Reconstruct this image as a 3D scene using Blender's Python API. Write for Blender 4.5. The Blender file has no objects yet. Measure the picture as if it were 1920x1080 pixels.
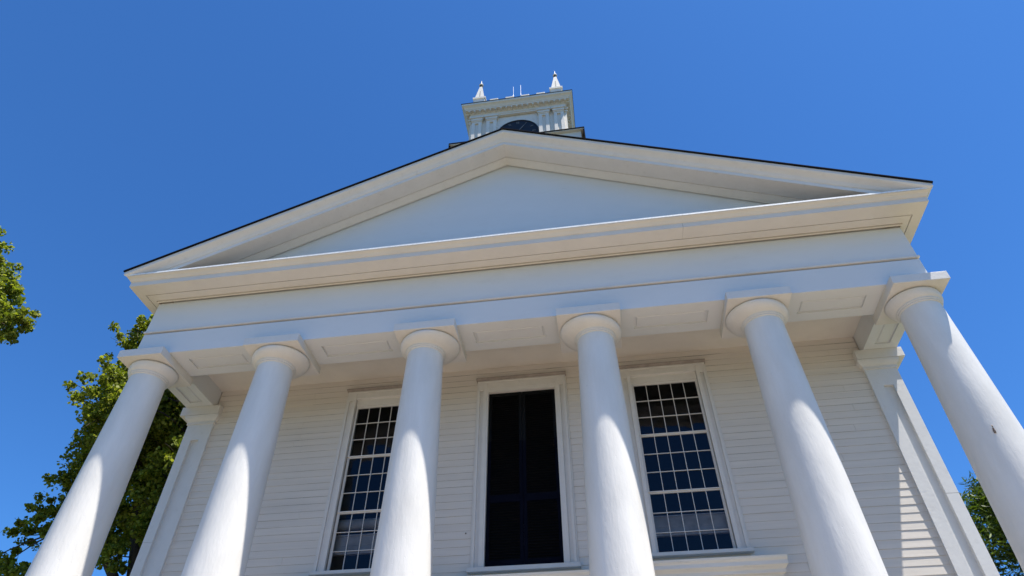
import bpy, bmesh, math, random
import numpy as np
from mathutils import Vector, Matrix
random.seed(7)
rng = np.random.default_rng(11)
C = bpy.context.scene.collection
PI = math.pi

# ------------------------------------------------------------------ helpers
class MB:
    """collects faces; build() links them as ONE mesh object"""
    def __init__(s): s.v, s.f, s.m, s.sm = [], [], [], []
    def add(s, vs, fs, mi=0, smooth=False):
        o = len(s.v); s.v += [tuple(p) for p in vs]
        for f in fs:
            s.f.append(tuple(i + o for i in f)); s.m.append(mi); s.sm.append(smooth)
    def box(s, x0, x1, y0, y1, z0, z1, mi=0):
        if x0 > x1: x0, x1 = x1, x0
        if y0 > y1: y0, y1 = y1, y0
        vs = [(x, y, z) for z in (z0, z1) for y in (y0, y1) for x in (x0, x1)]
        s.add(vs, [(0, 2, 3, 1), (4, 5, 7, 6), (0, 1, 5, 4), (2, 6, 7, 3), (0, 4, 6, 2), (1, 3, 7, 5)], mi)
    def loft(s, a, b, mi=0, caps=True, smooth=False):
        n = len(a)
        fs = [(i, (i + 1) % n, n + (i + 1) % n, n + i) for i in range(n)]
        s.add(list(a) + list(b), fs, mi, smooth)
        if caps: s.add(a, [tuple(range(n))[::-1]], mi); s.add(b, [tuple(range(n))], mi)
    def loftn(s, rings, mi=0, caps=True, closed=True):
        for i in range(len(rings) - 1):
            a, b = rings[i], rings[i + 1]; n = len(a)
            fs = [(k, (k + 1) % n, n + (k + 1) % n, n + k) for k in range(n if closed else n - 1)]
            s.add(list(a) + list(b), fs, mi)
        if caps:
            s.add(rings[0], [tuple(range(len(rings[0])))[::-1]], mi); s.add(rings[-1], [tuple(range(len(rings[-1])))], mi)
    def lathe(s, prof, cx, cy, n=64, mi=0, smooth=True):
        vs = []; fs = []
        for r, z in prof:
            for k in range(n):
                a = 2 * PI * k / n; vs.append((cx + r * math.cos(a), cy + r * math.sin(a), z))
        for i in range(len(prof) - 1):
            for k in range(n):
                k2 = (k + 1) % n
                fs.append((i * n + k, i * n + k2, (i + 1) * n + k2, (i + 1) * n + k))
        s.add(vs, fs, mi, smooth)
    def tube(s, pts, rads, n=8, mi=0):
        rings = []
        for i, p in enumerate(pts):
            p = Vector(p); d = (Vector(pts[min(i + 1, len(pts) - 1)]) - Vector(pts[max(i - 1, 0)])).normalized()
            a = d.orthogonal().normalized(); b = d.cross(a)
            rings.append([tuple(p + (a * math.cos(2 * PI * k / n) + b * math.sin(2 * PI * k / n)) * rads[i]) for k in range(n)])
        o = len(s.f); s.loftn(rings, mi)
        for i in range(o, len(s.f)): s.sm[i] = True
    def build(s, name, mats, parent=None, bevel=0, fix=True, autosmooth=None):
        me = bpy.data.meshes.new(name); me.from_pydata(s.v, [], s.f)
        for m in (mats if isinstance(mats, (list, tuple)) else [mats]): me.materials.append(m)
        for p, mi, sm in zip(me.polygons, s.m, s.sm): p.material_index = mi; p.use_smooth = sm
        if fix:
            bm = bmesh.new(); bm.from_mesh(me)
            bmesh.ops.remove_doubles(bm, verts=bm.verts, dist=1e-5)
            bmesh.ops.recalc_face_normals(bm, faces=bm.faces)
            bm.to_mesh(me); bm.free()
        o = bpy.data.objects.new(name, me); C.objects.link(o)
        if parent: o.parent = parent
        if bevel:
            b = o.modifiers.new('bevel', 'BEVEL'); b.width = bevel; b.segments = 2; b.limit_method = 'ANGLE'; b.angle_limit = math.radians(40)
        return o

def empty(name, label, cat, loc=(0, 0, 0), group=None):
    o = bpy.data.objects.new(name, None); C.objects.link(o); o.location = loc
    o['label'] = label; o['category'] = cat
    if group: o['group'] = group
    return o

# ------------------------------------------------------------------ materials
def newmat(name):
    m = bpy.data.materials.new(name); m.use_nodes = True
    nt = m.node_tree; b = nt.nodes['Principled BSDF']
    return m, nt, b
def N(nt, t, **kw):
    n = nt.nodes.new(t)
    for k, v in kw.items():
        if k in n.inputs: n.inputs[k].default_value = v
        else: setattr(n, k, v)
    return n
def L(nt, a, b): nt.links.new(a, b)

def paint(name, col=(.72, .705, .675), var=.05, rough=.5, bump=.15, streak=(1, 1, 1), scale=3.0, dirt=.0, grain=.35, fine=70):
    """old white house paint: slight tone drift, brushed surface, chips and grime with shapes of their own"""
    m, nt, b = newmat(name)
    tc = N(nt, 'ShaderNodeTexCoord'); mp = N(nt, 'ShaderNodeMapping'); mp.inputs['Scale'].default_value = streak
    L(nt, tc.outputs['Object'], mp.inputs['Vector'])
    n1 = N(nt, 'ShaderNodeTexNoise', Scale=scale, Detail=6.0, Roughness=.6); L(nt, mp.outputs[0], n1.inputs['Vector'])
    r = N(nt, 'ShaderNodeValToRGB'); e = r.color_ramp.elements
    e[0].position, e[1].position = .3, .7
    e[0].color = tuple(c * (1 - var) for c in col) + (1,); e[1].color = tuple(min(1, c * (1 + var * .4)) for c in col) + (1,)
    L(nt, n1.outputs['Fac'], r.inputs['Fac'])
    out = r.outputs['Color']
    if dirt:
        n3 = N(nt, 'ShaderNodeTexNoise', Scale=scale * 2.3, Detail=9.0, Roughness=.72); L(nt, mp.outputs[0], n3.inputs['Vector'])
        r3 = N(nt, 'ShaderNodeValToRGB'); r3.color_ramp.elements[0].position = .56; r3.color_ramp.elements[1].position = .78
        r3.color_ramp.elements[0].color = (0, 0, 0, 1); r3.color_ramp.elements[1].color = (dirt,) * 3 + (1,)
        L(nt, n3.outputs['Fac'], r3.inputs['Fac'])
        mx = N(nt, 'ShaderNodeMix', data_type='RGBA'); mx.inputs[7].default_value = (.36, .31, .24, 1)
        L(nt, r3.outputs['Color'], mx.inputs[0]); L(nt, out, mx.inputs[6]); out = mx.outputs[2]
    L(nt, out, b.inputs['Base Color'])
    b.inputs['Roughness'].default_value = rough
    b.inputs['Specular IOR Level'].default_value = .35
    n2 = N(nt, 'ShaderNodeTexNoise', Scale=fine, Detail=4.0, Roughness=.6); L(nt, mp.outputs[0], n2.inputs['Vector'])
    n4 = N(nt, 'ShaderNodeTexNoise', Scale=scale * 4, Detail=5.0, Roughness=.55); L(nt, mp.outputs[0], n4.inputs['Vector'])
    b1 = N(nt, 'ShaderNodeBump', Strength=bump, Distance=.02); L(nt, n4.outputs['Fac'], b1.inputs['Height'])
    b2 = N(nt, 'ShaderNodeBump', Strength=grain * .5, Distance=.004); L(nt, n2.outputs['Fac'], b2.inputs['Height']); L(nt, b1.outputs[0], b2.inputs['Normal'])
    L(nt, b2.outputs[0], b.inputs['Normal'])
    return m

M = {}
M['paint'] = paint('white_paint', dirt=.25)
M['trim'] = paint('trim_paint', col=(.71, .675, .62), scale=5, dirt=.2)
M['soffit'] = paint('soffit_paint', col=(.73, .68, .61), scale=2, dirt=.12)
M['board'] = paint('board_paint', col=(.69, .70, .695), streak=(.5, 1, 1.4), scale=1.1, dirt=.14, var=.035, bump=.05, grain=.2)
M['clap'] = paint('clapboard_paint', col=(.73, .67, .59), streak=(.3, 1, 7.0), scale=1.6, dirt=.25, var=.08, bump=.05, grain=.15)
M['tower'] = paint('weathered_paint', col=(.74, .69, .61), scale=4, dirt=.5, var=.08)
M['hood'] = paint('hood_paint', col=(.80, .76, .68), scale=3, dirt=.4, streak=(.3, 1, 2))

def column_paint():
    """plaster-thick old paint on wooden staves: bumps, runs and chips"""
    m, nt, b = newmat('column_paint')
    tc = N(nt, 'ShaderNodeTexCoord'); mp = N(nt, 'ShaderNodeMapping'); mp.inputs['Scale'].default_value = (1, 1, .28)
    L(nt, tc.outputs['Object'], mp.inputs['Vector'])
    n1 = N(nt, 'ShaderNodeTexNoise', Scale=2.4, Detail=6.0, Roughness=.55); L(nt, mp.outputs[0], n1.inputs['Vector'])
    r = N(nt, 'ShaderNodeValToRGB'); e = r.color_ramp.elements; e[0].position, e[1].position = .3, .7
    e[0].color = (.65, .63, .58, 1); e[1].color = (.765, .745, .695, 1); L(nt, n1.outputs['Fac'], r.inputs['Fac'])
    n5 = N(nt, 'ShaderNodeTexNoise', Scale=5.0, Detail=8.0, Roughness=.75); L(nt, tc.outputs['Object'], n5.inputs['Vector'])
    r5 = N(nt, 'ShaderNodeValToRGB'); r5.color_ramp.elements[0].position = .66; r5.color_ramp.elements[1].position = .72
    r5.color_ramp.elements[1].color = (.55, .55, .55, 1); L(nt, n5.outputs['Fac'], r5.inputs['Fac'])
    mx = N(nt, 'ShaderNodeMix', data_type='RGBA'); mx.inputs[7].default_value = (.42, .40, .37, 1)
    L(nt, r5.outputs['Color'], mx.inputs[0]); L(nt, r.outputs['Color'], mx.inputs[6]); L(nt, mx.outputs[2], b.inputs['Base Color'])
    b.inputs['Roughness'].default_value = .48; b.inputs['Specular IOR Level'].default_value = .35
    n2 = N(nt, 'ShaderNodeTexNoise', Scale=5.0, Detail=5.0, Roughness=.6); L(nt, mp.outputs[0], n2.inputs['Vector'])
    n3 = N(nt, 'ShaderNodeTexNoise', Scale=38.0, Detail=5.0, Roughness=.65); L(nt, mp.outputs[0], n3.inputs['Vector'])
    v = N(nt, 'ShaderNodeTexVoronoi', Scale=9.0); L(nt, tc.outputs['Object'], v.inputs['Vector'])
    rv = N(nt, 'ShaderNodeValToRGB'); rv.color_ramp.elements[0].position = .02; rv.color_ramp.elements[1].position = .12
    L(nt, v.outputs['Distance'], rv.inputs['Fac'])
    b1 = N(nt, 'ShaderNodeBump', Strength=.42, Distance=.03); L(nt, n2.outputs['Fac'], b1.inputs['Height'])
    b2 = N(nt, 'ShaderNodeBump', Strength=.28, Distance=.006); L(nt, n3.outputs['Fac'], b2.inputs['Height']); L(nt, b1.outputs[0], b2.inputs['Normal'])
    b3 = N(nt, 'ShaderNodeBump', Strength=.22, Distance=.006); L(nt, rv.outputs['Color'], b3.inputs['Height']); L(nt, b2.outputs[0], b3.inputs['Normal'])
    L(nt, b3.outputs[0], b.inputs['Normal'])
    return m
M['column'] = column_paint()

def plain(name, col, rough=.6, metal=0, var=.15, scale=12, bump=.1, spec=.4):
    m, nt, b = newmat(name)
    tc = N(nt, 'ShaderNodeTexCoord'); n = N(nt, 'ShaderNodeTexNoise', Scale=scale, Detail=5.0); L(nt, tc.outputs['Object'], n.inputs['Vector'])
    r = N(nt, 'ShaderNodeValToRGB'); r.color_ramp.elements[0].position = .3; r.color_ramp.elements[1].position = .7
    r.color_ramp.elements[0].color = tuple(c * (1 - var) for c in col) + (1,); r.color_ramp.elements[1].color = tuple(c * (1 + var) for c in col) + (1,)
    L(nt, n.outputs['Fac'], r.inputs['Fac']); L(nt, r.outputs['Color'], b.inputs['Base Color'])
    b.inputs['Roughness'].default_value = rough; b.inputs['Metallic'].default_value = metal; b.inputs['Specular IOR Level'].default_value = spec
    bp = N(nt, 'ShaderNodeBump', Strength=bump, Distance=.01); L(nt, n.outputs['Fac'], bp.inputs['Height']); L(nt, bp.outputs[0], b.inputs['Normal'])
    return m
M['joint'] = plain('dark_joint', (.36, .32, .27), .95, scale=1.3, var=.75)
M['crown_brown'] = plain('brown_grey_crown', (.30, .25, .21), .8, scale=9)
M['roof'] = plain('dark_shingle', (.008, .008, .011), .95, scale=30, spec=.05)
M['dark_sheet'] = plain('bounce_cut_dark', (.035, .035, .038), .7, scale=6, var=.3)
M['flash'] = plain('metal_flashing', (.82, .82, .80), .45, scale=20)
M['dark'] = plain('shutter_black', (.003, .003, .0035), .55, scale=6, spec=.15)
M['navy'] = plain('shutter_navy', (.0018, .0025, .008), .65, scale=6, spec=.06)
M['clock'] = plain('black_dial', (.012, .012, .016), .5, scale=8, spec=.3)
M['gilt'] = plain('worn_gilt', (.20, .19, .18), .5, scale=14)
M['black'] = plain('black_metal', (.006, .006, .007), .9, scale=20)
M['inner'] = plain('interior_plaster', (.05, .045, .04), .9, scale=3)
M['gallery'] = plain('gallery_boards', (.74, .64, .56), .6, scale=5, var=.2)
M['steel'] = plain('antenna_metal', (.75, .76, .78), .3, scale=20)
M['rust'] = plain('rusty_iron', (.16, .13, .115), .8, scale=20)
M['granite'] = plain('granite', (.33, .32, .30), .8, scale=40, var=.25)
M['bark'] = plain('bark', (.055, .042, .032), .95, scale=25, var=.4, bump=.6)

def glass():
    m, nt, b = newmat('old_window_glass'); nt.nodes.remove(b)
    out = nt.nodes['Material Output']
    fr = N(nt, 'ShaderNodeFresnel', IOR=1.52); g = N(nt, 'ShaderNodeBsdfGlossy', Roughness=.015); g.inputs['Color'].default_value = (.55, .55, .6, 1); t = N(nt, 'ShaderNodeBsdfTransparent')
    t.inputs['Color'].default_value = (.62, .66, .70, 1)
    tc = N(nt, 'ShaderNodeTexCoord'); n = N(nt, 'ShaderNodeTexNoise', Scale=3.5, Detail=2.0); L(nt, tc.outputs['Object'], n.inputs['Vector'])
    bp = N(nt, 'ShaderNodeBump', Strength=.10, Distance=.02); L(nt, n.outputs['Fac'], bp.inputs['Height']); L(nt, bp.outputs[0], g.inputs['Normal']); L(nt, bp.outputs[0], fr.inputs['Normal'])
    mx = N(nt, 'ShaderNodeMixShader'); L(nt, fr.outputs[0], mx.inputs[0]); L(nt, t.outputs[0], mx.inputs[1]); L(nt, g.outputs[0], mx.inputs[2])
    L(nt, mx.outputs[0], out.inputs['Surface'])
    return m
M['glass'] = glass()

def leaf(name, c0, c1, c2, trans=.35):
    m, nt, b = newmat(name); out = nt.nodes['Material Output']
    g = N(nt, 'ShaderNodeNewGeometry'); r = N(nt, 'ShaderNodeValToRGB')
    e = r.color_ramp.elements; e[0].color = c0 + (1,); e[1].color = c2 + (1,); k = r.color_ramp.elements.new(.55); k.color = c1 + (1,)
    L(nt, g.outputs['Random Per Island'], r.inputs['Fac']); L(nt, r.outputs['Color'], b.inputs['Base Color'])
    b.inputs['Roughness'].default_value = .55; b.inputs['Specular IOR Level'].default_value = .3
    t = N(nt, 'ShaderNodeBsdfTranslucent'); mx0 = N(nt, 'ShaderNodeMix', data_type='RGBA', blend_type='MULTIPLY'); mx0.inputs[0].default_value = 1
    mx0.inputs[7].default_value = (1.0, 1.05, .45, 1); L(nt, r.outputs['Color'], mx0.inputs[6]); L(nt, mx0.outputs[2], t.inputs['Color'])
    mx = N(nt, 'ShaderNodeMixShader'); mx.inputs[0].default_value = trans; L(nt, b.outputs[0], mx.inputs[1]); L(nt, t.outputs[0], mx.inputs[2])
    L(nt, mx.outputs[0], out.inputs['Surface']); return m
M['maple'] = leaf('maple_leaves', (.08, .11, .012), (.22, .265, .026), (.40, .41, .075), .5)
M['cedar'] = leaf('cedar_sprays', (.03, .05, .007), (.075, .12, .013), (.17, .235, .03), .3)

# ------------------------------------------------------------------ measured dimensions (metres)
WE = 7.478          # half width of the entablature
ZA, TA = 9.046, .169
ZB = ZA + TA        # underside of the architrave
YA, HA = .362, .574 # column axis, half abacus
T = .823
D = 2.073           # face of the front wall
ZC = 9.651          # porch ceiling
SL = .437           # roof slope
BACK = 24.0
COLX = [(-7.231, -7.178, .460), (-4.581, -4.501, .548), (-1.60, -1.513, .574), (1.60, 1.513, .574), (4.581, 4.501, .548), (7.231, 7.178, .460)]

# ------------------------------------------------------------------ setting
def ground_mat():
    m, nt, b = newmat('ground_mix')
    tc = N(nt, 'ShaderNodeTexCoord'); n = N(nt, 'ShaderNodeTexNoise', Scale=.35, Detail=8.0); L(nt, tc.outputs['Object'], n.inputs['Vector'])
    r = N(nt, 'ShaderNodeValToRGB'); r.color_ramp.elements[0].color = (.06, .075, .022, 1); r.color_ramp.elements[1].color = (.11, .115, .04, 1)
    L(nt, n.outputs['Fac'], r.inputs['Fac']); L(nt, r.outputs['Color'], b.inputs['Base Color']); b.inputs['Roughness'].default_value = .95
    return m
def court_mat():
    m, nt, b = newmat('pale_brick_paving')
    tc = N(nt, 'ShaderNodeTexCoord'); br = N(nt, 'ShaderNodeTexBrick', Scale=4.0)
    br.inputs['Color1'].default_value = COURT1; br.inputs['Color2'].default_value = COURT2; br.inputs['Mortar'].default_value = (.36, .31, .25, 1)
    L(nt, tc.outputs['Object'], br.inputs['Vector']); L(nt, br.outputs['Color'], b.inputs['Base Color']); b.inputs['Roughness'].default_value = .9
    return m
COURT1 = (.32, .245, .18, 1); COURT2 = (.375, .29, .215, 1)
g = MB(); g.add([(-900, -900, 0), (900, -900, 0), (900, 900, 0), (-900, 900, 0)], [(0, 1, 2, 3)])
o = g.build('ground', ground_mat()); o['kind'] = 'structure'
g = MB(); g.box(-13, 13, -16, .2, .004, .03); o = g.build('forecourt_paving', court_mat()); o['kind'] = 'structure'
g = MB(); g.box(-300, 300, -25, -17, .004, .012); o = g.build('road', plain('asphalt', (.06, .06, .06), .9, scale=40)); o['kind'] = 'structure'
g = MB(); g.box(-300, 300, -17, -16.001, .004, .13); o = g.build('pavement', M['granite']); o['kind'] = 'structure'

# ------------------------------------------------------------------ church
church = empty('church', 'white Greek Revival church with six round columns and a pediment', 'church', (0, 0, 0))

# portico floor and steps
g = MB(); g.box(-8.1, 8.1, -.30, BACK, .03, .90); g.box(-8.4, 8.4, -.62, -.30, .03, .62); g.box(-8.7, 8.7, -.94, -.62, .03, .33)
g.build('portico_steps', M['granite'], church, bevel=.01)

# columns -----------------------------------------------------------
def rad(z): return .3294 - .0255 * (z - ZA)
for i, (cx, ax, h) in enumerate(COLX):
    g = MB(); prof = []
    for k in range(31):
        z = 1.12 + (8.815 - 1.12) * k / 30; prof.append((rad(z) + .010 * math.sin(PI * k / 30), z))
    g.lathe(prof, 0, 0, 96)
    col = g.build('column', M['column'], church); col.location = (cx, YA, 0); col.rotation_euler = (0, 0, i * 1.1)
    # capital: annulets, echinus and the shadow gap under the abacus
    g = MB(); re = min(h - .012, .556); k = re / .556
    # (r, z): kept as turned mouldings
    prof = [(.329, 8.80), (.352, 8.802), (.358, 8.815), (.352, 8.828), (.352, 8.834), (.366, 8.836), (.372, 8.850), (.366, 8.862), (.370, 8.866)]
    for q in range(11):
        t = q / 10; prof.append((.37 + (re - .37) * math.sin(t * PI / 2) ** .95, 8.868 + .150 * (1 - math.cos(t * PI / 2)) * .55 + .150 * t * .45))
    prof += [(re - .006, 9.022), (re - .06, 9.026), (re - .06, 9.048), (.1, 9.048)]
    g.lathe(prof, ax, YA, 96)
    g.v = [(x + (cx - ax) * max(0, min(1, (9.02 - z) / .16)), y, z) for x, y, z in g.v]
    g.build('capital', M['trim'], col).matrix_parent_inverse = Matrix.Rotation(-i * 1.1, 4, 'Z') @ Matrix.Translation((-cx, -YA, 0))
    g = MB(); g.box(ax - h, ax + h, YA - HA, YA + HA, ZA, ZB)
    g.build('abacus', M['trim'], col, bevel=.006).matrix_parent_inverse = Matrix.Rotation(-i * 1.1, 4, 'Z') @ Matrix.Translation((-cx, -YA, 0))
    g = MB(); g.box(cx - .70, cx + .70, YA - .62, YA + .70, .90, 1.02)
    g.lathe([(.2, 1.02), (.64, 1.021), (.66, 1.05), (.64, 1.09), (.56, 1.10), (.545, 1.12), (.2, 1.125)], cx, YA, 64)
    g.build('base', M['trim'], col).matrix_parent_inverse = Matrix.Rotation(-i * 1.1, 4, 'Z') @ Matrix.Translation((-cx, -YA, 0))
    if i == 5:
        hk = MB(); p0 = Vector((cx - .02, YA - rad(6.9) - .004, 6.9))
        HOOK = (cx, col)

# architrave ----------------------------------------------------------
def soffit_layer(mb, x0, x1, y0, y1, z, t, panels):
    """bottom layer of a beam: flat boards round sunk panels (list of px0,px1,py0,py1) in a row along x or y"""
    if not panels: mb.box(x0, x1, y0, y1, z, z + t); return
    py0, py1 = panels[0][2], panels[0][3]
    mb.box(x0, x1, y0, py0, z, z + t); mb.box(x0, x1, py1, y1, z, z + t)
    xs = [x0] + [v for p in panels for v in p[:2]] + [x1]
    for k in range(0, len(xs), 2): mb.box(xs[k], xs[k + 1], py0, py1, z, z + t)
    for p in panels:   # ogee strip and raised field inside the sinking
        a = .035
        mb.loft([(p[0], p[2], z + t), (p[1], p[2], z + t), (p[1], p[3], z + t), (p[0], p[3], z + t)],
                [(p[0] + .01, p[2] + .01, z + t - .001), (p[1] - .01, p[2] + .01, z + t - .001), (p[1] - .01, p[3] - .01, z + t - .001), (p[0] + .01, p[3] - .01, z + t - .001)], caps=False)
        q = (p[0] + a, p[1] - a, p[2] + a, p[3] - a)
        mb.loft([(q[0], q[2], z + t), (q[1], q[2], z + t), (q[1], q[3], z + t), (q[0], q[3], z + t)],
                [(q[0] + .02, q[2] + .02, z + .014), (q[1] - .02, q[2] + .02, z + .014), (q[1] - .02, q[3] - .02, z + .014), (q[0] + .02, q[3] - .02, z + .014)])
g = MB()
pan = []
for k in range(5):
    a = COLX[k][1] + COLX[k][2]; b = COLX[k + 1][1] - COLX[k + 1][2]
    pan.append((a + .26, b - .26, .25, .60))
soffit_layer(g, -WE, WE, 0, T, ZB, .035, pan)
g.box(-WE, WE, 0, T, ZB + .035, 9.738)
g.build('architrave', M['board'], church)
for s in (-1, 1):   # the beams from the end columns back to the corner pilasters
    xi, xo = 6.80, 7.43
    g = MB(); q = []
    x0, x1 = sorted((s * xi, s * xo)); y0, y1 = T + .003, D - .004
    p = (x0 + .17, x1 - .17, T + .25, 1.78)
    soffit_layer(g, x0, x1, y0, y1, ZB, .035, [p]); g.box(x0, x1, y0, y1, ZB + .035, 9.738)
    g.build('side_architrave', M['board'], church)
# taenia: a thin projecting band over a dark joint
g = MB(); g.box(-WE + .01, WE - .01, .06, T, 9.738, 9.772); g.box(-WE - .024, WE + .024, -.024, T, 9.772, 9.815)
for s in (-1, 1): g.box(*sorted((s * 7.0, s * (WE + .024))), T, BACK, 9.772, 9.815)
g.build('taenia', M['trim'], church, bevel=.004)
g = MB(); g.box(-WE, WE, 0, T, 9.815, 10.572); g.box(-7.2, 7.2, .05, T, 10.572, 10.66)
g.build('frieze', [M['board'], M['joint']], church)

# cornice: swept round the front and both sides ------------------------
def sweep(mb, prof, k=.614, back=BACK):
    """prof: (out, z) offsets from the frieze face; the sides overhang less than the front"""
    st = []
    for sx, sy in ((-1, 1), (-1, 0), (1, 0), (1, 1)):
        st.append([(sx * (WE + o_ * k), back if sy else -o_, z) for o_, z in prof])
    mb.loftn(st)
g = MB()
prof = [(-.6, 10.60), (-.05, 10.655), (.026, 10.655), (.027, 10.590), (.046, 10.596), (.050, 10.608), (.050, 10.65), (.070, 10.65), (.070, 10.614), (.247, 10.614), (.247, 10.68), (.268, 10.68),
        (.268, 10.608), (.5715, 10.608), (.5715, 10.728), (.59, 10.732), (.605, 10.75), (.635, 10.778), (.665, 10.79), (.685, 10.798), (.688, 10.826), (.675, 10.83), (-.02, 10.86), (-.6, 10.86)]
sweep(g, prof)
for x in (3.45,):   # butt joints between lengths of the cornice
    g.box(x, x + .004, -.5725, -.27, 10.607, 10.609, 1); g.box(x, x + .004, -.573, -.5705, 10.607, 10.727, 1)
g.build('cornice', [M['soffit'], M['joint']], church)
g = MB()
for x0, x1 in ((-7.6, -2.6), (-2.596, 2.6), (2.604, 7.6)): g.add([(x0, -.66, 10.849), (x1, -.66, 10.849), (x1, -.002, 10.885), (x0, -.002, 10.885), (x0, -.66, 10.8475), (x1, -.66, 10.8475), (x1, -.002, 10.87), (x0, -.002, 10.87)], [(0, 1, 2, 3), (7, 6, 5, 4), (0, 4, 5, 1), (1, 5, 6, 2), (2, 6, 7, 3), (3, 7, 4, 0)])
g.build('bounce_cut_sheet', M['dark_sheet'], church)  # unseen dark sheet, added to cut bounce light onto the raking soffit
# sheet-metal drip edge along the front cymatium, in lengths
g = MB(); xs = [-7.86, -4.36, -.4, 3.47, 7.86]
for a, b in zip(xs[:-1], xs[1:]):
    dz = random.uniform(-.002, .003)
    g.box(a + .004, b - .004, -.695, -.63, 10.834 + dz, 10.846 + dz); g.box(a + .004, b - .004, -.696, -.691, 10.808 + dz, 10.834 + dz)
g.build('drip_edge', M['flash'], church)

# pediment -------------------------------------------------------------
g = MB()
g.add([(-7.2, 0, 10.85), (7.2, 0, 10.85), (0, 0, 10.85 + 7.2 * SL), (-7.2, .06, 10.85), (7.2, .06, 10.85), (0, .06, 10.85 + 7.2 * SL)],
      [(0, 1, 2), (5, 4, 3), (0, 3, 4, 1), (1, 4, 5, 2), (2, 5, 3, 0)])
g.build('tympanum', M['board'], church)
def rake(mb, prof, cut):
    """mitred raking cornice; prof (y, z at the ridge)"""
    n = len(prof); st = []
    for s in (-1, 0, 1):
        ring = []
        for y, z in prof:
            xe = min(7.94, (z - cut) / SL) if s else 0
            if s: ring.append((s * xe, y, z - SL * xe))
            else: ring.append((0, y, z))
        st.append(ring)
    mb.loftn(st)
g = MB()
prof = [(.10, 14.0), (-.022, 14.0), (-.022, 13.948), (-.037, 13.945), (-.038, 13.965), (-.085, 13.985), (-.15, 14.020), (-.185, 14.032), (-.19, 14.05), (-.205, 14.05), (-.207, 14.028),
        (-.568, 14.022), (-.568, 14.122), (-.585, 14.127), (-.60, 14.150), (-.625, 14.195), (-.67, 14.235), (-.715, 14.262), (-.735, 14.285), (-.737, 14.355), (.10, 14.355)]
rake(g, prof, 10.80)
g.build('raking_cornice', M['paint'], church)
for s in (-1, 1):   # crown moulding and eave along the flank
    g = MB(); q = [(7.5, 10.73), (7.83, 10.735), (7.845, 10.76), (7.87, 10.81), (7.94, 10.845), (7.972, 10.868), (7.5, 11.05)]
    g.loft([(s * x, -.560, z) for x, z in q], [(s * x, BACK, z) for x, z in q]); g.build('eave', M['paint'], church)
# roof: two slopes of shingles
g = MB()
for s in (-1, 1):
    a = [(0, -.772, 14.358), (s * 7.955, -.772, 14.358 - SL * 7.955), (s * 7.955, -.772, 14.386 - SL * 7.955), (0, -.772, 14.386)]
    b = [(x, BACK, z) for x, y, z in a]; g.loft(a, b)
g.build('roof', M['roof'], church)
# drip flashing tucked under the shingles on the rakes
# flank and rear walls, side entablature
for s in (-1, 1):
    g = MB(); g.box(*sorted((s * 7.02, s * 7.22)), D + .02, BACK, .9, 9.74); g.box(*sorted((s * 7.0, s * WE)), T + .002, BACK, 9.815, 10.60)
    g.box(*sorted((s * 7.0, s * 7.43)), D + .002, BACK, ZB, 9.738)
    g.build('wall', M['clap'], church)
g = MB(); g.box(-7.2, 7.2, BACK - .2, BACK - .002, .9, 10.6); g.add([(-7.4, BACK - .1, 10.6), (7.4, BACK - .1, 10.6), (0, BACK - .1, 10.6 + 7.4 * SL)], [(0, 1, 2)]); g.build('wall', M['clap'], church)

# front wall: clapboards laid course by course round the openings --------------
WIN = [(-2.9013, .655), (0, .72), (2.9013, .655)]     # centre, half width of the opening
ZO0, ZO1 = 5.50, 9.22
HEX = {0: 0, 1: 0}
def openings(z0, z1):
    """solid x intervals for a course"""
    xs = [-6.78]
    for c, h in WIN:
        hw = h + .19
        if z1 > 5.46 and z0 < 9.27: xs += [c - hw + .01, c + hw - .01]
    for c, h in WIN:
        pass
    xs.append(6.78)
    return [(xs[k], xs[k + 1]) for k in range(0, len(xs), 2)]
g = MB(); EXP = .1405; z = .95; course = 0
while z < ZC - .02:
    zt = min(z + EXP + .02, ZC)
    for x0, x1 in openings(z, z + EXP):
        # boards of random length, each a wedge lapping the one below; a slight sag keeps edges from being ruled lines
        xa = x0
        while xa < x1 - .01:
            xb = min(x1, xa + random.uniform(1.9, 4.2))
            if x1 - xb < .5: xb = x1
            nseg = max(2, int((xb - xa) / .35)); dz0 = random.uniform(-.0022, .0022); yo = random.uniform(-.0025, .0015)
            P = []
            for k in range(nseg + 1):
                x = xa + .002 + (xb - xa - .004) * k / nseg
                w = dz0 + random.uniform(-.0014, .0014); t = random.uniform(-.0012, .0012)
                P.append([(x, D - .0155 + yo * .7 + t, z + w), (x, D - .006 + yo * .7, zt), (x, D + .012, zt), (x, D + .012, z + w)])
            g.loftn(P)
            for q in range(nseg): g.m[-(nseg * 4 + 2) + q * 4 + 3] = 1  # board undersides take the dark joint colour
            xa = xb
    z += EXP; course += 1
# backing wall with the three openings left open
for a, b in ((-7.05, WIN[0][0] - .655), (WIN[0][0] + .655, -.72), (.72, WIN[2][0] - .655), (WIN[2][0] + .655, 7.05)): g.box(a, b, D + .012, D + .20, ZO0, ZO1)
g.box(-7.05, 7.05, D + .012, D + .20, .9, ZO0); g.box(-7.05, 7.05, D + .012, D + .20, ZO1, 13.0)
g.box(-1.045, -1.025, D - .034, D - .01, 6.095, 6.112, 2)
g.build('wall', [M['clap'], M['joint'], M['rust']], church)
g = MB(); g.box(-7.0, 7.0, T + .002, D + .3, ZC, ZC + .05); g.build('porch_ceiling', M['soffit'], church)

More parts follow.
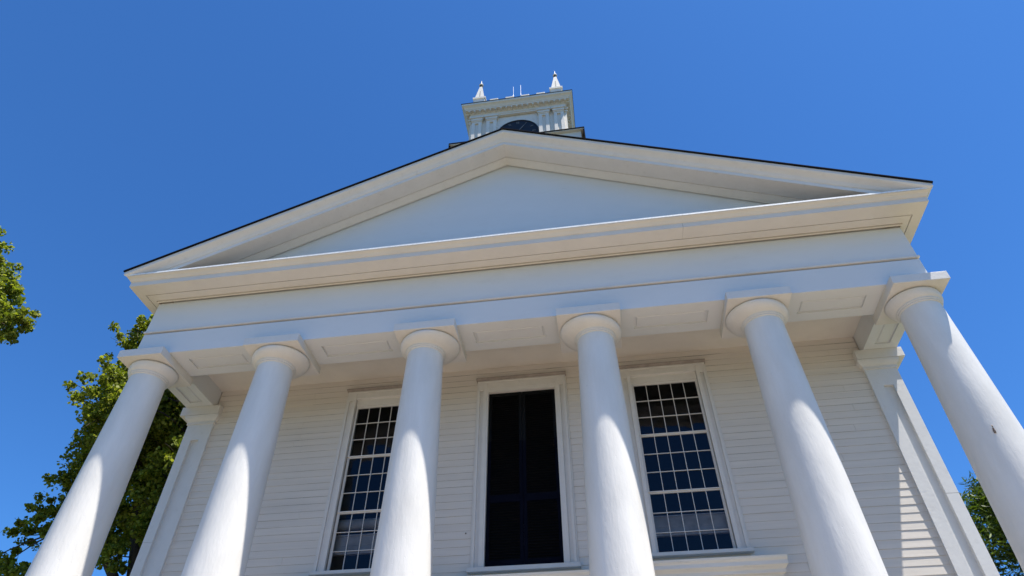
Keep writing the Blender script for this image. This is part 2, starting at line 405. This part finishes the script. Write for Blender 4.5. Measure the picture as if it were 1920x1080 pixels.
# windows --------------------------------------------------------------
def casing(mb, c, hi, zb, zt, wide=.20):
    """flat casing with a sunk flute on each side, head board, crown"""
    ho = hi + wide; yf = D - .062
    for s in (-1, 1):
        xi, xo = c + s * hi, c + s * ho
        f0, f1 = c + s * (hi + .075), c + s * (hi + .145)
        zs = zt - .19
        mb.box(*sorted((xi, f0)), yf, D + .05, zb, zt); mb.box(*sorted((f1, xo)), yf, D + .05, zb, zt)
        mb.box(*sorted((f0, f1)), yf + .038, D + .05, zb, zs); mb.box(*sorted((f0, f1)), yf, D + .05, zs, zt)
        mb.box(*sorted((xo, xo + s * .028)), yf + .024, D + .04, zb, zt - .002)
    mb.box(c - hi, c + hi, yf + .010, D + .05, zt - .135, zt)          # head board
    mb.box(c - ho - .01, c + ho + .01, yf - .012, D + .04, zt + .001, zt + .03)
    a = [(yf - .075, zt + .075), (yf - .075, zt + .06), (yf - .03, zt + .031), (D + .04, zt + .031), (D + .04, zt + .10)]
    mb.loft([(c - ho - .03, y, z) for y, z in a], [(c + ho + .03, y, z) for y, z in a], 1)  # crown in a darker brown-grey than the casing
for c, h in (WIN[0], WIN[2]):
    hi = .655
    m = MB(); casing(m, c, hi, 5.555, 9.27, .19); win = m.build('window', [M['trim'], M['crown_brown']], church, bevel=.003)
    # sill
    m = MB(); m.box(c - .90, c + .90, D - .12, D + .10, 5.495, 5.555); m.build('sill', M['trim'], win, bevel=.006)
    # three sashes of five by three lights
    zr = [5.60, 6.675, 7.810, 8.935]
    for k in range(3):
        z0, z1 = zr[k], zr[k + 1]; yy = D + .055 - .022 * (k - 1); s_ = MB()
        x0, x1 = c - hi, c + hi; st = .042
        b0 = .045 if k == 0 else .018; b1 = .022 if k < 2 else .05
        if k == 0: z0 = 5.555
        if k == 2: z1 = 8.985
        s_.box(x0, x0 + st, yy, yy + .04, z0, z1); s_.box(x1 - st, x1, yy, yy + .04, z0, z1)
        s_.box(x0 + st, x1 - st, yy - .002, yy + .04, z0, z0 + b0); s_.box(x0 + st, x1 - st, yy, yy + .04, z1 - b1, z1)
        gx0, gx1, gz0, gz1 = x0 + st, x1 - st, z0 + b0, z1 - b1
        mw = .0053
        for q in range(1, 5):
            x = gx0 + (gx1 - gx0) * q / 5; s_.box(x - mw, x + mw, yy + .004, yy + .036, gz0, gz1)
        for q in range(1, 3):
            z = gz0 + (gz1 - gz0) * q / 3; s_.box(gx0, gx1, yy + .002, yy + .034, z - mw, z + mw)
        sash = s_.build('sash', M['trim'], win)
        p_ = MB()   # every light is a pane set at its own slight angle
        for q in range(5):
            for w in range(3):
                xa = gx0 + (gx1 - gx0) * q / 5; xb = gx0 + (gx1 - gx0) * (q + 1) / 5; za = gz0 + (gz1 - gz0) * w / 3; zb_ = gz0 + (gz1 - gz0) * (w + 1) / 3
                t = random.uniform(-.005, .005); u = random.uniform(-.005, .005)
                p_.add([(xa, yy + .02 + t, za), (xb, yy + .02 + u, za), (xb, yy + .02 - t, zb_), (xa, yy + .02 - u, zb_)], [(0, 1, 2, 3)])
        p_.build('glass', M['glass'], sash, fix=False)
    # blind stop above the top sash
    m = MB(); m.box(c - hi, c + hi, D + .02, D + .06, 8.985, 9.14); m.build('head_stop', M['trim'], win)

# tall shuttered opening in the middle bay
c, hi = 0, .70
m = MB(); casing(m, c, hi + .02, 5.47, 9.26, .19)
for s in (-1, 1): m.box(*sorted((s * .688, s * .722)), D - .055, D + .07, 5.47, 9.13)
m.box(-.688, .688, D - .050, D + .07, 9.025, 9.122)
sw = m.build('shuttered_opening', [M['trim'], M['crown_brown']], church, bevel=.003)
m = MB(); m.box(-.97, .97, D - .13, D + .08, 5.395, 5.47); m.build('sill', M['trim'], sw, bevel=.006)
for s in (-1, 1):
    m = MB(); a, b = sorted((s * .003, s * .686)); yy = D + .03
    st = .065
    for x0, x1 in ((a, a + st), (b - st, b)): m.box(x0, x1, yy, yy + .04, 5.472, 7.9); m.box(x0, x1, yy + .001, yy + .04, 7.9, 9.023, 1)  # stiles are navy lower down, black above
    for z0, z1 in ((5.472, 5.62), (6.66, 6.80), (8.94, 9.023)): m.box(a + st, b - st, yy + .001, yy + .04, z0, z1, 0 if z0 < 8 else 1)
    z = 5.62
    lv = []
    for z0, z1 in ((5.62, 6.66), (6.80, 8.94)):
        z = z0
        while z < z1 - .01:
            m.loft([(a + st, yy + .006, z), (a + st, yy + .032, z + .045), (a + st, yy + .037, z + .043), (a + st, yy + .011, z - .002)],
                   [(b - st, yy + .006, z), (b - st, yy + .032, z + .045), (b - st, yy + .037, z + .043), (b - st, yy + .011, z - .002)], 1)
            z += .05
    m.box(a + st, b - st, yy + .041, yy + .05, 5.6, 8.98, 1)
    m.build('shutter', [M['navy'], M['dark']], sw)

# hooded doorways below the windows
for cx_, hw, dz_ in ((-2.9013, 1.17, 0), (0, 1.17, -.08), (2.9013, 1.17, 0)):
    m = MB(); yb = D - .02; y0 = D - .33
    a = [(yb, 5.02), (y0 + .17, 5.02), (y0 + .17, 5.10), (y0 + .11, 5.115), (y0 + .11, 5.165), (y0 + .09, 5.18), (y0 + .03, 5.215), (y0 + .03, 5.275), (y0, 5.31), (y0 - .01, 5.345), (y0 + .02, 5.352), (yb, 5.38)]
    k = [(.33 - (y - y0)) * 1.0 if y < yb else .33 * 1.0 for y, z in a]
    a = [(y, z + dz_) for y, z in a]
    o1 = [(cx_ - hw - min(.16, (yb - y) * .55), y, z) for y, z in a]; o2 = [(cx_ + hw + min(.16, (yb - y) * .55), y, z) for y, z in a]
    m.loft(o1, o2); dr = m.build('door_hood', M['hood'], church, bevel=.004)
    m = MB(); m.box(cx_ - 1.1, cx_ - .72, D - .10, D, .9, 5.02); m.box(cx_ + .72, cx_ + 1.1, D - .10, D, .9, 5.02); m.box(cx_ - .72, cx_ + .72, D - .09, D, 4.2, 5.02)
    m.box(cx_ - .72, cx_ + .72, D - .04, D, .9, 4.2)
    for s in (-1, 1):
        for z0, z1 in ((1.2, 2.2), (2.4, 4.0)): m.box(*sorted((cx_ + s * .1, cx_ + s * .6)), D - .055, D - .039, z0, z1)
    m.build('door', M['trim'], church, bevel=.004)

# room behind the windows: dim plaster, and the pale front of the gallery close behind the glass
m = MB(); x0, x1, y0, y1, z0, z1 = -6.9, 6.9, D + .21, D + 9, .95, 9.62
m.add([(x, y, z) for z in (z0, z1) for y in (y0, y1) for x in (x0, x1)], [(0, 1, 3, 2), (4, 6, 7, 5), (2, 3, 7, 6), (0, 2, 6, 4), (1, 5, 7, 3)])
m.build('interior', M['inner'], church, fix=False)
m = MB(); m.box(-6.8, 6.8, D + .28, D + .34, 5.97, 6.30); m.box(-6.8, 6.8, D + .262, D + .36, 6.30, 6.325); m.box(-6.8, 6.8, D + .274, D + .28, 6.12, 6.135)
m.tube([(-6.8, D + .36, 6.55), (-3.4, D + .36, 6.552), (-1.5, D + .36, 6.55)], [.10, .10, .10], 20)
m.build('gallery_front', M['gallery'], church)

# corner pilasters -------------------------------------------------------
for s in (-1, 1):
    def X(a, b): return sorted((s * a, s * b))
    yf = D - .070; m = MB()
    m.box(*X(6.695, 6.905), yf, D + .1, .9, 8.80); m.box(*X(7.085, 7.285), yf, D + .1, .9, 8.80)
    m.box(*X(6.905, 7.085), yf, D + .1, 8.43, 8.80); m.box(*X(6.905, 7.085), yf + .066, D + .1, .9, 8.43)
    m.box(*X(7.09, 7.285), D + .1, D + .6, .9, 8.80)
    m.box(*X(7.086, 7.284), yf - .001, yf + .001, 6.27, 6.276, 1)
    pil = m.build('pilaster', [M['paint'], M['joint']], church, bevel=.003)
    m = MB()
    def ring(o_, z, side): return [(s * (6.695 - o_), yf - o_ * .85, z), (s * (7.285 + o_), yf - o_ * .85, z), (s * (7.285 + o_), D + .7, z), (s * (6.695 - o_), D + .7, z)]
    m.loftn([ring(q, z, s) for q, z in ((0, 8.80), (.022, 8.80), (.022, 8.845), (.01, 8.85), (.02, 8.87), (.055, 8.90), (.085, 8.95), (.092, 8.998))])
    xi, xo = 6.62, 7.50
    m.box(*X(xi, xo), yf - .085, D + .7, 9.003, ZB - .003)
    m.build('capital', M['trim'], pil, bevel=.003)

# small hook left in the paint of the last column
cx, col = HOOK
ang = math.radians(-22); zz = 6.30
def on_col(a, z, d=0): r = rad(z) + .008 + d; return (cx + r * math.sin(a), YA - r * math.cos(a), z)
m = MB(); m.tube([on_col(ang, zz, -.03), on_col(ang, zz + .01, .035), on_col(ang, zz + .035, .06), on_col(ang, zz + .06, .045)], [.012, .012, .010, .008], 8)
m.tube([on_col(ang, zz - .05, .002), on_col(ang, zz - .02, .014), on_col(ang, zz + .02, .012)], [.012, .018, .010], 8)
m.build('hook', M['rust'], col).matrix_parent_inverse = Matrix.Rotation(-5 * 1.1, 4, 'Z') @ Matrix.Translation((-cx, -YA, 0))

# ------------------------------------------------------------------ bell tower
TY = 3.50           # centre
def sq(mb, rings, mi=0, caps=True):
    """square rings (half width, z) about the tower axis"""
    mb.loftn([[(-h, TY - h, z), (h, TY - h, z), (h, TY + h, z), (-h, TY + h, z)] for h, z in rings], mi, caps)
m = MB(); sq(m, [(1.45, 12.5), (1.45, 19.30)]); tower = m.build('tower', M['tower'], church)
def four(mb, fn):
    """run fn on a scratch builder for the front, then turn it to all four faces"""
    t = MB(); fn(t)
    for k in range(4):
        c_, s_ = round(math.cos(k * PI / 2)), round(math.sin(k * PI / 2))
        vs = [(x * c_ - (y - TY) * s_, x * s_ + (y - TY) * c_ + TY, z) for x, y, z in t.v]
        for f, mi in zip(t.f, t.m): mb.add([vs[i] for i in f], [tuple(range(len(f)))], mi)
YF = TY - 1.45       # wall face 2.05
for k in range(4):
    c_, s_ = round(math.cos(k * PI / 2)), round(math.sin(k * PI / 2))
    for s in (-1, 1):
        for a, b in ((.66, .985), (1.135, 1.449)):
            t = MB()
            def X(p, q): return sorted((s * p, s * q))
            w = (b - a)
            t.box(*X(a, a + w * .33), YF - .085, YF + .01, 16.0, 19.10); t.box(*X(b - w * .33, b), YF - .085, YF + .01, 16.0, 19.10)
            t.box(*X(a + w * .33, b - w * .33), YF - .04, YF + .01, 16.0, 19.02); t.box(*X(a + w * .33, b - w * .33), YF - .085, YF + .01, 19.02, 19.10)
            q = lambda o_: [(s * (a - o_) if s > 0 else s * (b + o_)), (s * (b + o_) if s > 0 else s * (a - o_))]
            for o_, y_, z0, z1 in ((.012, .10, 19.10, 19.15), (.03, .12, 19.15, 19.235), (.055, .145, 19.26, 19.32)):
                x0, x1 = q(o_); x1 = min(x1, 1.49 + o_ * .4); x0 = max(x0, -1.49 - o_ * .4); t.box(x0, x1, YF - y_, YF + .02, z0, z1)
            x0, x1 = q(.015); t.box(max(x0, -1.45), min(x1, 1.45), YF - .11, YF + .02, 19.235, 19.26)
            t.v = [(x * c_ - (y - TY) * s_, x * s_ + (y - TY) * c_ + TY, z) for x, y, z in t.v]
            t.build('pilaster', M['tower'], tower)
m = MB()   # entablature and cornice
sq(m, [(1.40, 19.325), (1.535, 19.325), (1.535, 19.385), (1.555, 19.39), (1.555, 19.405), (1.525, 19.41), (1.525, 19.545), (1.555, 19.56), (1.56, 19.60), (1.66, 19.60), (1.66, 19.65),
       (1.675, 19.66), (1.69, 19.70), (1.72, 19.735), (1.758, 19.76), (1.768, 19.775), (1.768, 19.845), (1.40, 19.90)])
def modil(t):
    for k in range(19):
        x = -1.53 + 3.06 * k / 18; t.box(x - .024, x + .024, TY - 1.655, TY - 1.545, 19.535, 19.602)
four(m, modil); m.build('tower_cornice', M['tower'], tower)
m = MB(); sq(m, [(1.70, 19.846), (1.782, 19.846), (1.782, 19.866), (1.5, 19.92)]); m.build('tower_roof', M['roof'], tower)
m = MB()
def battl(t):
    for x in (-.735, -.225, .270, .772): t.box(x - .135, x + .135, TY - 1.70, TY - 1.56, 19.95, 20.075)
    t.box(-1.56, 1.70, TY - 1.70, TY - 1.56, 19.88, 19.95)
four(m, battl); m.build('parapet', M['tower'], tower, bevel=.006)
# clock: black dial, raised rim, worn numerals, hands
m = MB(); cz, cr = 18.33, .645; n = 64
def disc(mb, r0, r1, y0, y1, mi=0):
    A = [(r0 * math.cos(2 * PI * k / n), y0, cz + r0 * math.sin(2 * PI * k / n)) for k in range(n)]
    B = [(r1 * math.cos(2 * PI * k / n), y1, cz + r1 * math.sin(2 * PI * k / n)) for k in range(n)]
    return A, B
rim = [[((r * math.cos(2 * PI * k / n)), y, cz + r * math.sin(2 * PI * k / n)) for k in range(n)] for r, y in ((cr, YF + .01), (cr, YF - .05), (cr - .03, YF - .055), (cr - .045, YF - .035))]
m.loftn(rim, 0)
def stroke(x0, z0, x1, z1, w, y=YF - .039):
    d = Vector((x1 - x0, z1 - z0)); p = Vector((-d.y, d.x)).normalized() * w / 2
    f = [(x0 + p.x, z0 + p.y), (x1 + p.x, z1 + p.y), (x1 - p.x, z1 - p.y), (x0 - p.x, z0 - p.y)]
    m.loft([(x, y, cz + z) for x, z in f], [(x, y - .004, cz + z) for x, z in f], 1)
ROM = ['XII', 'I', 'II', 'III', 'IIII', 'V', 'VI', 'VII', 'VIII', 'IX', 'X', 'XI']
for k, rm in enumerate(ROM):
    a = PI / 2 - k * PI / 6; wd = {'I': .022, 'V': .05, 'X': .055}; tot = sum(wd[c_] for c_ in rm); p = -tot / 2
    def at(u, v):  # u along the rim (clockwise), v outwards
        r = .50 + v; return (r * math.cos(a) + u * math.sin(a), r * math.sin(a) - u * math.cos(a))
    for c_ in rm:
        w = wd[c_]; mid = p + w / 2; hgt = .055
        if c_ == 'I': stroke(*at(mid, -hgt), *at(mid, hgt), .009)
        if c_ == 'V': stroke(*at(p + .006, hgt), *at(mid, -hgt), .010); stroke(*at(p + w - .006, hgt), *at(mid, -hgt), .006)
        if c_ == 'X': stroke(*at(p + .006, hgt), *at(p + w - .006, -hgt), .010); stroke(*at(p + .006, -hgt), *at(p + w - .006, hgt), .006)
        p += w
m.build('clock_face', [M['clock'], M['gilt']], tower)
for ln, wd_, ang in ((.44, .022, math.radians(58)), (.28, .030, math.radians(152))):
    m = MB(); d = Vector((math.cos(ang), math.sin(ang))); p = Vector((-d.y, d.x))
    f = [-d * .08 - p * wd_ * .3, -d * .08 + p * wd_ * .3, d * ln * .7 + p * wd_ * .5, d * ln, d * ln * .7 - p * wd_ * .5]
    m.loft([(v.x, YF - .050 - ln * .01, cz + v.y) for v in f], [(v.x, YF - .056 - ln * .01, cz + v.y) for v in f]); m.build('clock_hand', M['gilt'], tower)
# corner pinnacles
for sx in (-1, 1):
    for sy in (-1, 1):
        px, py = sx * 1.275, TY + sy * 1.275; m = MB()
        def r4(h, z): return [(px - h, py - h, z), (px + h, py - h, z), (px + h, py + h, z), (px - h, py + h, z)]
        m.loftn([r4(h, z) for h, z in ((.185, 19.87), (.185, 20.56), (.215, 20.58), (.215, 20.66), (.17, 20.68))])
        m.loftn([r4(h, z) for h, z in ((.162, 20.68), (.042, 21.60), (.030, 21.60))])
        for q in range(2):   # slit on the two outer faces
            t0, t1 = .12, .60
            def face(u, t, out):
                h = .162 + (.042 - .162) * t; zz_ = 20.68 + .92 * t
                return (px + u, py - h - out, zz_) if q == 0 else (px + sx * (h + out), py + u, zz_)
            A = [face(-.022, t0, .003), face(.022, t0, .003), face(.016, t1, .003), face(-.016, t1, .003)]
            B = [face(-.022, t0, -.02), face(.022, t0, -.02), face(.016, t1, -.02), face(-.016, t1, -.02)]
            m.loft(A, B, 1)
        m.build('pinnacle', [M['tower'], M['granite']], tower)
        m = MB(); m.lathe([(.02, 21.60), (.052, 21.615), (.06, 21.66), (.052, 21.70), (.03, 21.715)], px, py, 16, 0)
        m.lathe([(.03, 21.712), (.075, 21.73), (.07, 21.765), (.04, 21.80), (.02, 21.84), (.014, 21.95), (.004, 22.05)], px, py, 16, 1)
        m.build('finial', [M['black'], M['tower']], tower)
# lower stage with its dark lead-covered edge
m = MB(); sq(m, [(1.88, 12.4), (1.88, 17.20)])
m.build('tower_base', M['tower'], tower)
m = MB(); sq(m, [(1.86, 17.05), (1.882, 17.05), (1.885, 17.375), (1.97, 17.38), (1.97, 17.401), (1.5, 17.42)]); m.build('base_cornice', M['tower'], tower)
m = MB(); sq(m, [(1.90, 17.402), (1.985, 17.402), (1.985, 17.45), (1.46, 17.52)])
for sx in (-1, 1): m.box(*sorted((sx * 1.945, sx * 1.987)), TY - 1.965, TY + 1.965, 16.6, 17.401)
m.build('base_flashing', M['roof'], tower)

# two whip antennas on the parapet
for x, zt, r, lab in ((-.108, 20.76, .008, 'thin faint whip antenna on the tower parapet, the shorter of two'), (.132, 20.80, .011, 'taller bright whip antenna on the tower parapet above the clock')):
    m = MB(); m.tube([(0, 0, 0), (0, 0, .1), (0, 0, zt - 20.076)], [r * 1.2, r * .6, r * .45], 8); m.box(-.02, .02, -.02, .02, -.0005, .02)
    o = m.build('antenna', M['steel']); o.location = (x, TY - 1.63, 20.0765); o['label'] = lab; o['category'] = 'antenna'; o['group'] = 'whip antennas on the tower'

# ------------------------------------------------------------------ trees
LEAF = {'maple': np.array([(0, -.55), (.34, -.36), (.55, -.05), (.36, .36), (0, .62), (-.36, .36), (-.55, -.05), (-.34, -.36)]),
        'frond': np.array([(0, -.6), (.11, -.2), (.12, .2), (0, .7), (-.12, .2), (-.11, -.2)])}
def leaves(acc, centre, radius, n, size, squash=.75, shape='maple', up=.35):
    """n leaf-sized faces spread through a small spray"""
    c = np.array(centre); d = rng.normal(size=(n, 3)); d /= np.linalg.norm(d, axis=1)[:, None]
    rr = radius * rng.random(n) ** (1 / 2.2); p = c + d * rr[:, None] * np.array([1, 1, squash])
    nrm = rng.normal(size=(n, 3)) + np.array([0, 0, up * 3]); nrm /= np.linalg.norm(nrm, axis=1)[:, None]
    t = rng.normal(size=(n, 3)); t -= (t * nrm).sum(1)[:, None] * nrm; t /= np.linalg.norm(t, axis=1)[:, None]; b = np.cross(nrm, t)
    s = size * rng.uniform(.6, 1.3, n); o = LEAF[shape]; bend = rng.uniform(-.25, .25, n)
    u, v = o[:, 0][None, :, None], o[:, 1][None, :, None]
    acc.append(p[:, None, :] + (t[:, None, :] * u + b[:, None, :] * v + nrm[:, None, :] * (bend[:, None, None] * abs(u))) * s[:, None, None])
def crown_obj(acc, mat, parent, name='crown'):
    V = np.concatenate(acc); n, k, _ = V.shape
    me = bpy.data.meshes.new(name); me.vertices.add(n * k); me.vertices.foreach_set('co', V.reshape(-1).astype(np.float32))
    me.loops.add(n * k); me.loops.foreach_set('vertex_index', np.arange(n * k, dtype=np.int32))
    me.polygons.add(n); me.polygons.foreach_set('loop_start', np.arange(0, n * k, k, dtype=np.int32)); me.update(calc_edges=True); me.validate()
    me.materials.append(mat)
    o = bpy.data.objects.new(name, me); C.objects.link(o); o.parent = parent; o.matrix_parent_inverse = Matrix.Translation(-parent.location); return o
def limb(mb, a, b, r0, r1, sag=.1, n=6):
    a, b = Vector(a), Vector(b); side = Vector((random.uniform(-1, 1), random.uniform(-1, 1), random.uniform(-.3, 1))) * (b - a).length * sag
    pts = [a.lerp(b, k / n) + side * math.sin(PI * k / n) + Vector([random.uniform(-.02, .02) * (b - a).length * .3 for _ in range(3)]) * (0 < k < n) for k in range(n + 1)]
    mb.tube(pts, [r0 + (r1 - r0) * k / n for k in range(n + 1)], 7); return pts
def maple(loc, label, clumps, forks, size, per, group='maple trees left of the church'):
    t = empty('maple_tree', label, 'tree', loc, group); m = MB(); x, y, _ = loc
    base = forks[0]
    m.tube([(x, y, -.1), (x, y, .6), (x + .1, y, base[2] * .5), base], [.55, .42, .34, .28], 12)
    tips = []
    for f in forks[1:]:
        pts = limb(m, base, f, .22, .07, .08, 8); tips += [Vector(p) for p in pts[3:]]
    V = []
    for c, r, k in clumps:
        near = min(tips, key=lambda q: (q - Vector(c)).length); d = (near - Vector(c)).length
        limb(m, near, c, min(.06, .02 + d * .008), .012, .10, 5)
        for q in range(3):   # twigs inside the clump
            limb(m, c, tuple(np.array(c) + rng.normal(size=3) * r * .5), .012, .004, .1, 3)
        # each clump is a handful of smaller sprays, so its edge stays ragged
        for q in range(int(9 * k) + 2):
            dd = rng.normal(size=3); dd /= np.linalg.norm(dd); cc = np.array(c) + dd * r * rng.uniform(.25, 1.15) * np.array([1, 1, .7])
            leaves(V, cc, r * rng.uniform(.2, .42), int(per * k * rng.uniform(.5, 1.3)), size, up=.2)
    o = m.build('trunk', M['bark'], t, fix=False); o.matrix_parent_inverse = Matrix.Translation(-Vector(loc))
    crown_obj(V, M['maple'], t); return t

cl = []
def shell(cx_, cy_, cz_, rx, ry, rz, n, rmin=.55):
    out = []
    for _ in range(n):
        d = rng.normal(size=3); d /= np.linalg.norm(d); q = rng.uniform(rmin, 1.0)
        out.append((cx_ + d[0] * rx * q, cy_ + d[1] * ry * q, cz_ + d[2] * rz * q))
    return out
for p in shell(-12.5, 9.4, 13.5, 4.6, 4.0, 5.2, 470, .2):
    if p[0] > -15.9 - .35 * (p[1] - 8.4): cl.append((p, rng.uniform(.6, .95), 1.0))
for p in [(-15.2, 8.4, 10.4), (-15.8, 8.2, 10.2), (-15.5, 8.3, 9.7), (-16.1, 8.1, 9.3), (-16.3, 8.0, 8.3), (-15.6, 8.0, 8.1), (-14.6, 8.4, 9.6), (-14.4, 8.5, 10.9), (-15.7, 8.4, 11.3), (-14.9, 8.3, 11.9), (-15.6, 8.4, 12.6),
          (-15.9, 8.4, 14.2), (-15.4, 8.4, 15.2), (-15.2, 8.4, 16.3), (-15.0, 8.4, 17.1), (-14.8, 8.4, 17.9), (-14.0, 8.6, 18.2), (-15.5, 8.4, 15.4), (-15.0, 8.5, 17.2), (-14.2, 8.5, 17.4), (-14.4, 8.4, 16.2), (-14.9, 8.3, 14.6), (-13.4, 8.3, 9.0), (-12.9, 8.3, 8.6), (-16.8, 8.0, 8.6)]: cl.append((p, .62, 1.0))
maple((-12.2, 9.2, 0), 'tall leafy maple rising behind the left corner of the portico', cl,
      [(-12.1, 9.2, 6.2), (-12.6, 8.8, 12.5), (-11.0, 9.8, 15.5), (-14.2, 8.6, 13.0), (-10.2, 8.6, 11.8), (-13.4, 9.6, 16.0), (-14.6, 8.4, 9.6), (-12.5, 9.0, 17.0)], .088, 62)
cl = []
for p in shell(-20.3, 2.4, 14.6, 4.3, 3.4, 3.6, 120, .4): cl.append((p, rng.uniform(.6, .9), 1.0))
for p in [(-13.55, 2.0, 12.25), (-14.0, 2.1, 12.7), (-14.4, 2.0, 12.2), (-14.4, 2.0, 13.2), (-14.85, 2.2, 13.9), (-15.2, 2.0, 13.2), (-15.5, 2.0, 14.6), (-16.1, 2.1, 15.0), (-15.6, 2.0, 13.7), (-15.3, 2.0, 12.7), (-16.4, 2.0, 15.6), (-16.8, 2.1, 16.2), (-15.7, 2.1, 14.3), (-15.0, 2.0, 14.0), (-16.2, 2.0, 15.0), (-13.3, 2.0, 12.5), (-16.2, 2.0, 14.3), (-14.9, 2.0, 12.9), (-16.0, 2.1, 13.4)]: cl.append((p, .5, .9))
maple((-19.4, 2.6, 0), 'sunlit yellow-green maple whose branch tips reach in at the left edge', cl,
      [(-19.4, 2.6, 8.0), (-19.0, 2.2, 15.0), (-16.8, 2.2, 12.6), (-15.8, 2.1, 13.2), (-21.5, 3.0, 14.0), (-17.2, 2.0, 15.2)], .085, 56)

# dense cedar past the right corner
t = empty('cedar_tree', 'dense dark green cedar with bright spray tips right of the church', 'tree', (15.6, 14.0, 0))
m = MB(); m.tube([(15.6, 14, -.1), (15.6, 14, 3), (15.65, 14, 8), (15.6, 14, 12.5)], [.42, .35, .22, .03], 10)
V = []
for k in range(560):
    z = rng.uniform(3.5, 12.1); rmax = 2.7 * min(1, max(.02, 12.4 - z) / 3.0) ** .6; a = rng.uniform(0, 2 * PI); q = rng.uniform(.55, 1.0)
    c_ = (15.6 + rmax * q * math.cos(a), 14 + rmax * q * math.sin(a), z)
    if k % 3 == 0: limb(m, (15.6, 14, max(1, z - .8)), c_, .05, .012, .06, 4)
    leaves(V, c_, rng.uniform(.3, .6), 110, .20, .9, 'frond', .5)
o = m.build('trunk', M['bark'], t, fix=False); o.matrix_parent_inverse = Matrix.Translation(-Vector((15.6, 14, 0)))
crown_obj(V, M['cedar'], t)

# ------------------------------------------------------------------ camera
cam = bpy.data.cameras.new('camera'); co = bpy.data.objects.new('camera', cam); C.objects.link(co)
r = Vector((0.98937104, 0.14540578, -0.0014494)); u = Vector((0.09946488, -0.66944145, 0.73617585)); f = Vector((-0.10607394, 0.72849523, 0.67678875))
mt = Matrix.Identity(4)
for i in range(3): mt[i][0], mt[i][1], mt[i][2] = r[i], u[i], -f[i]
mt.translation = (1.42482921, -9.06599974, 1.6); co.matrix_world = mt
cam.sensor_width = 36; cam.lens = 36 * 1200.44 / 1920; cam.clip_start = .05; cam.clip_end = 3000
bpy.context.scene.camera = co

# ------------------------------------------------------------------ light
SUN = Vector((.357, -.176, 1.0)).normalized()
el = math.asin(SUN.z); az = math.atan2(SUN.x, SUN.y)
w = bpy.data.worlds.new('World'); bpy.context.scene.world = w; w.use_nodes = True; nt = w.node_tree
bg = nt.nodes['Background']; sky = nt.nodes.new('ShaderNodeTexSky'); sky.sky_type = 'NISHITA'; sky.sun_disc = False
sky.sun_elevation = el; sky.sun_rotation = az; sky.air_density = 1.0; sky.dust_density = .3; sky.ozone_density = 4.0; sky.altitude = 0
tint = nt.nodes.new('ShaderNodeMix'); tint.data_type = 'RGBA'; tint.blend_type = 'MULTIPLY'; tint.inputs[0].default_value = 1
tint.inputs[7].default_value = (.315, .655, 1.02, 1); nt.links.new(sky.outputs[0], tint.inputs[6])   # deep, clean early-summer blue
nt.links.new(tint.outputs[2], bg.inputs[0]); bg.inputs[1].default_value = .106
sl = bpy.data.lights.new('sun', 'SUN'); sl.energy = 5.0; sl.angle = math.radians(.53); sl.color = (1, .945, .86)
so = bpy.data.objects.new('sun', sl); C.objects.link(so); so.rotation_euler = SUN.to_track_quat('Z', 'Y').to_euler(); so.location = SUN * 60
vs = bpy.context.scene.view_settings; vs.view_transform = 'Standard'; vs.look = 'None'; vs.gamma = 1; vs.use_curve_mapping = False; vs.exposure = .78
cy = bpy.context.scene.cycles; cy.max_bounces = 8; cy.diffuse_bounces = 4; cy.transparent_max_bounces = 16; cy.use_denoising = True
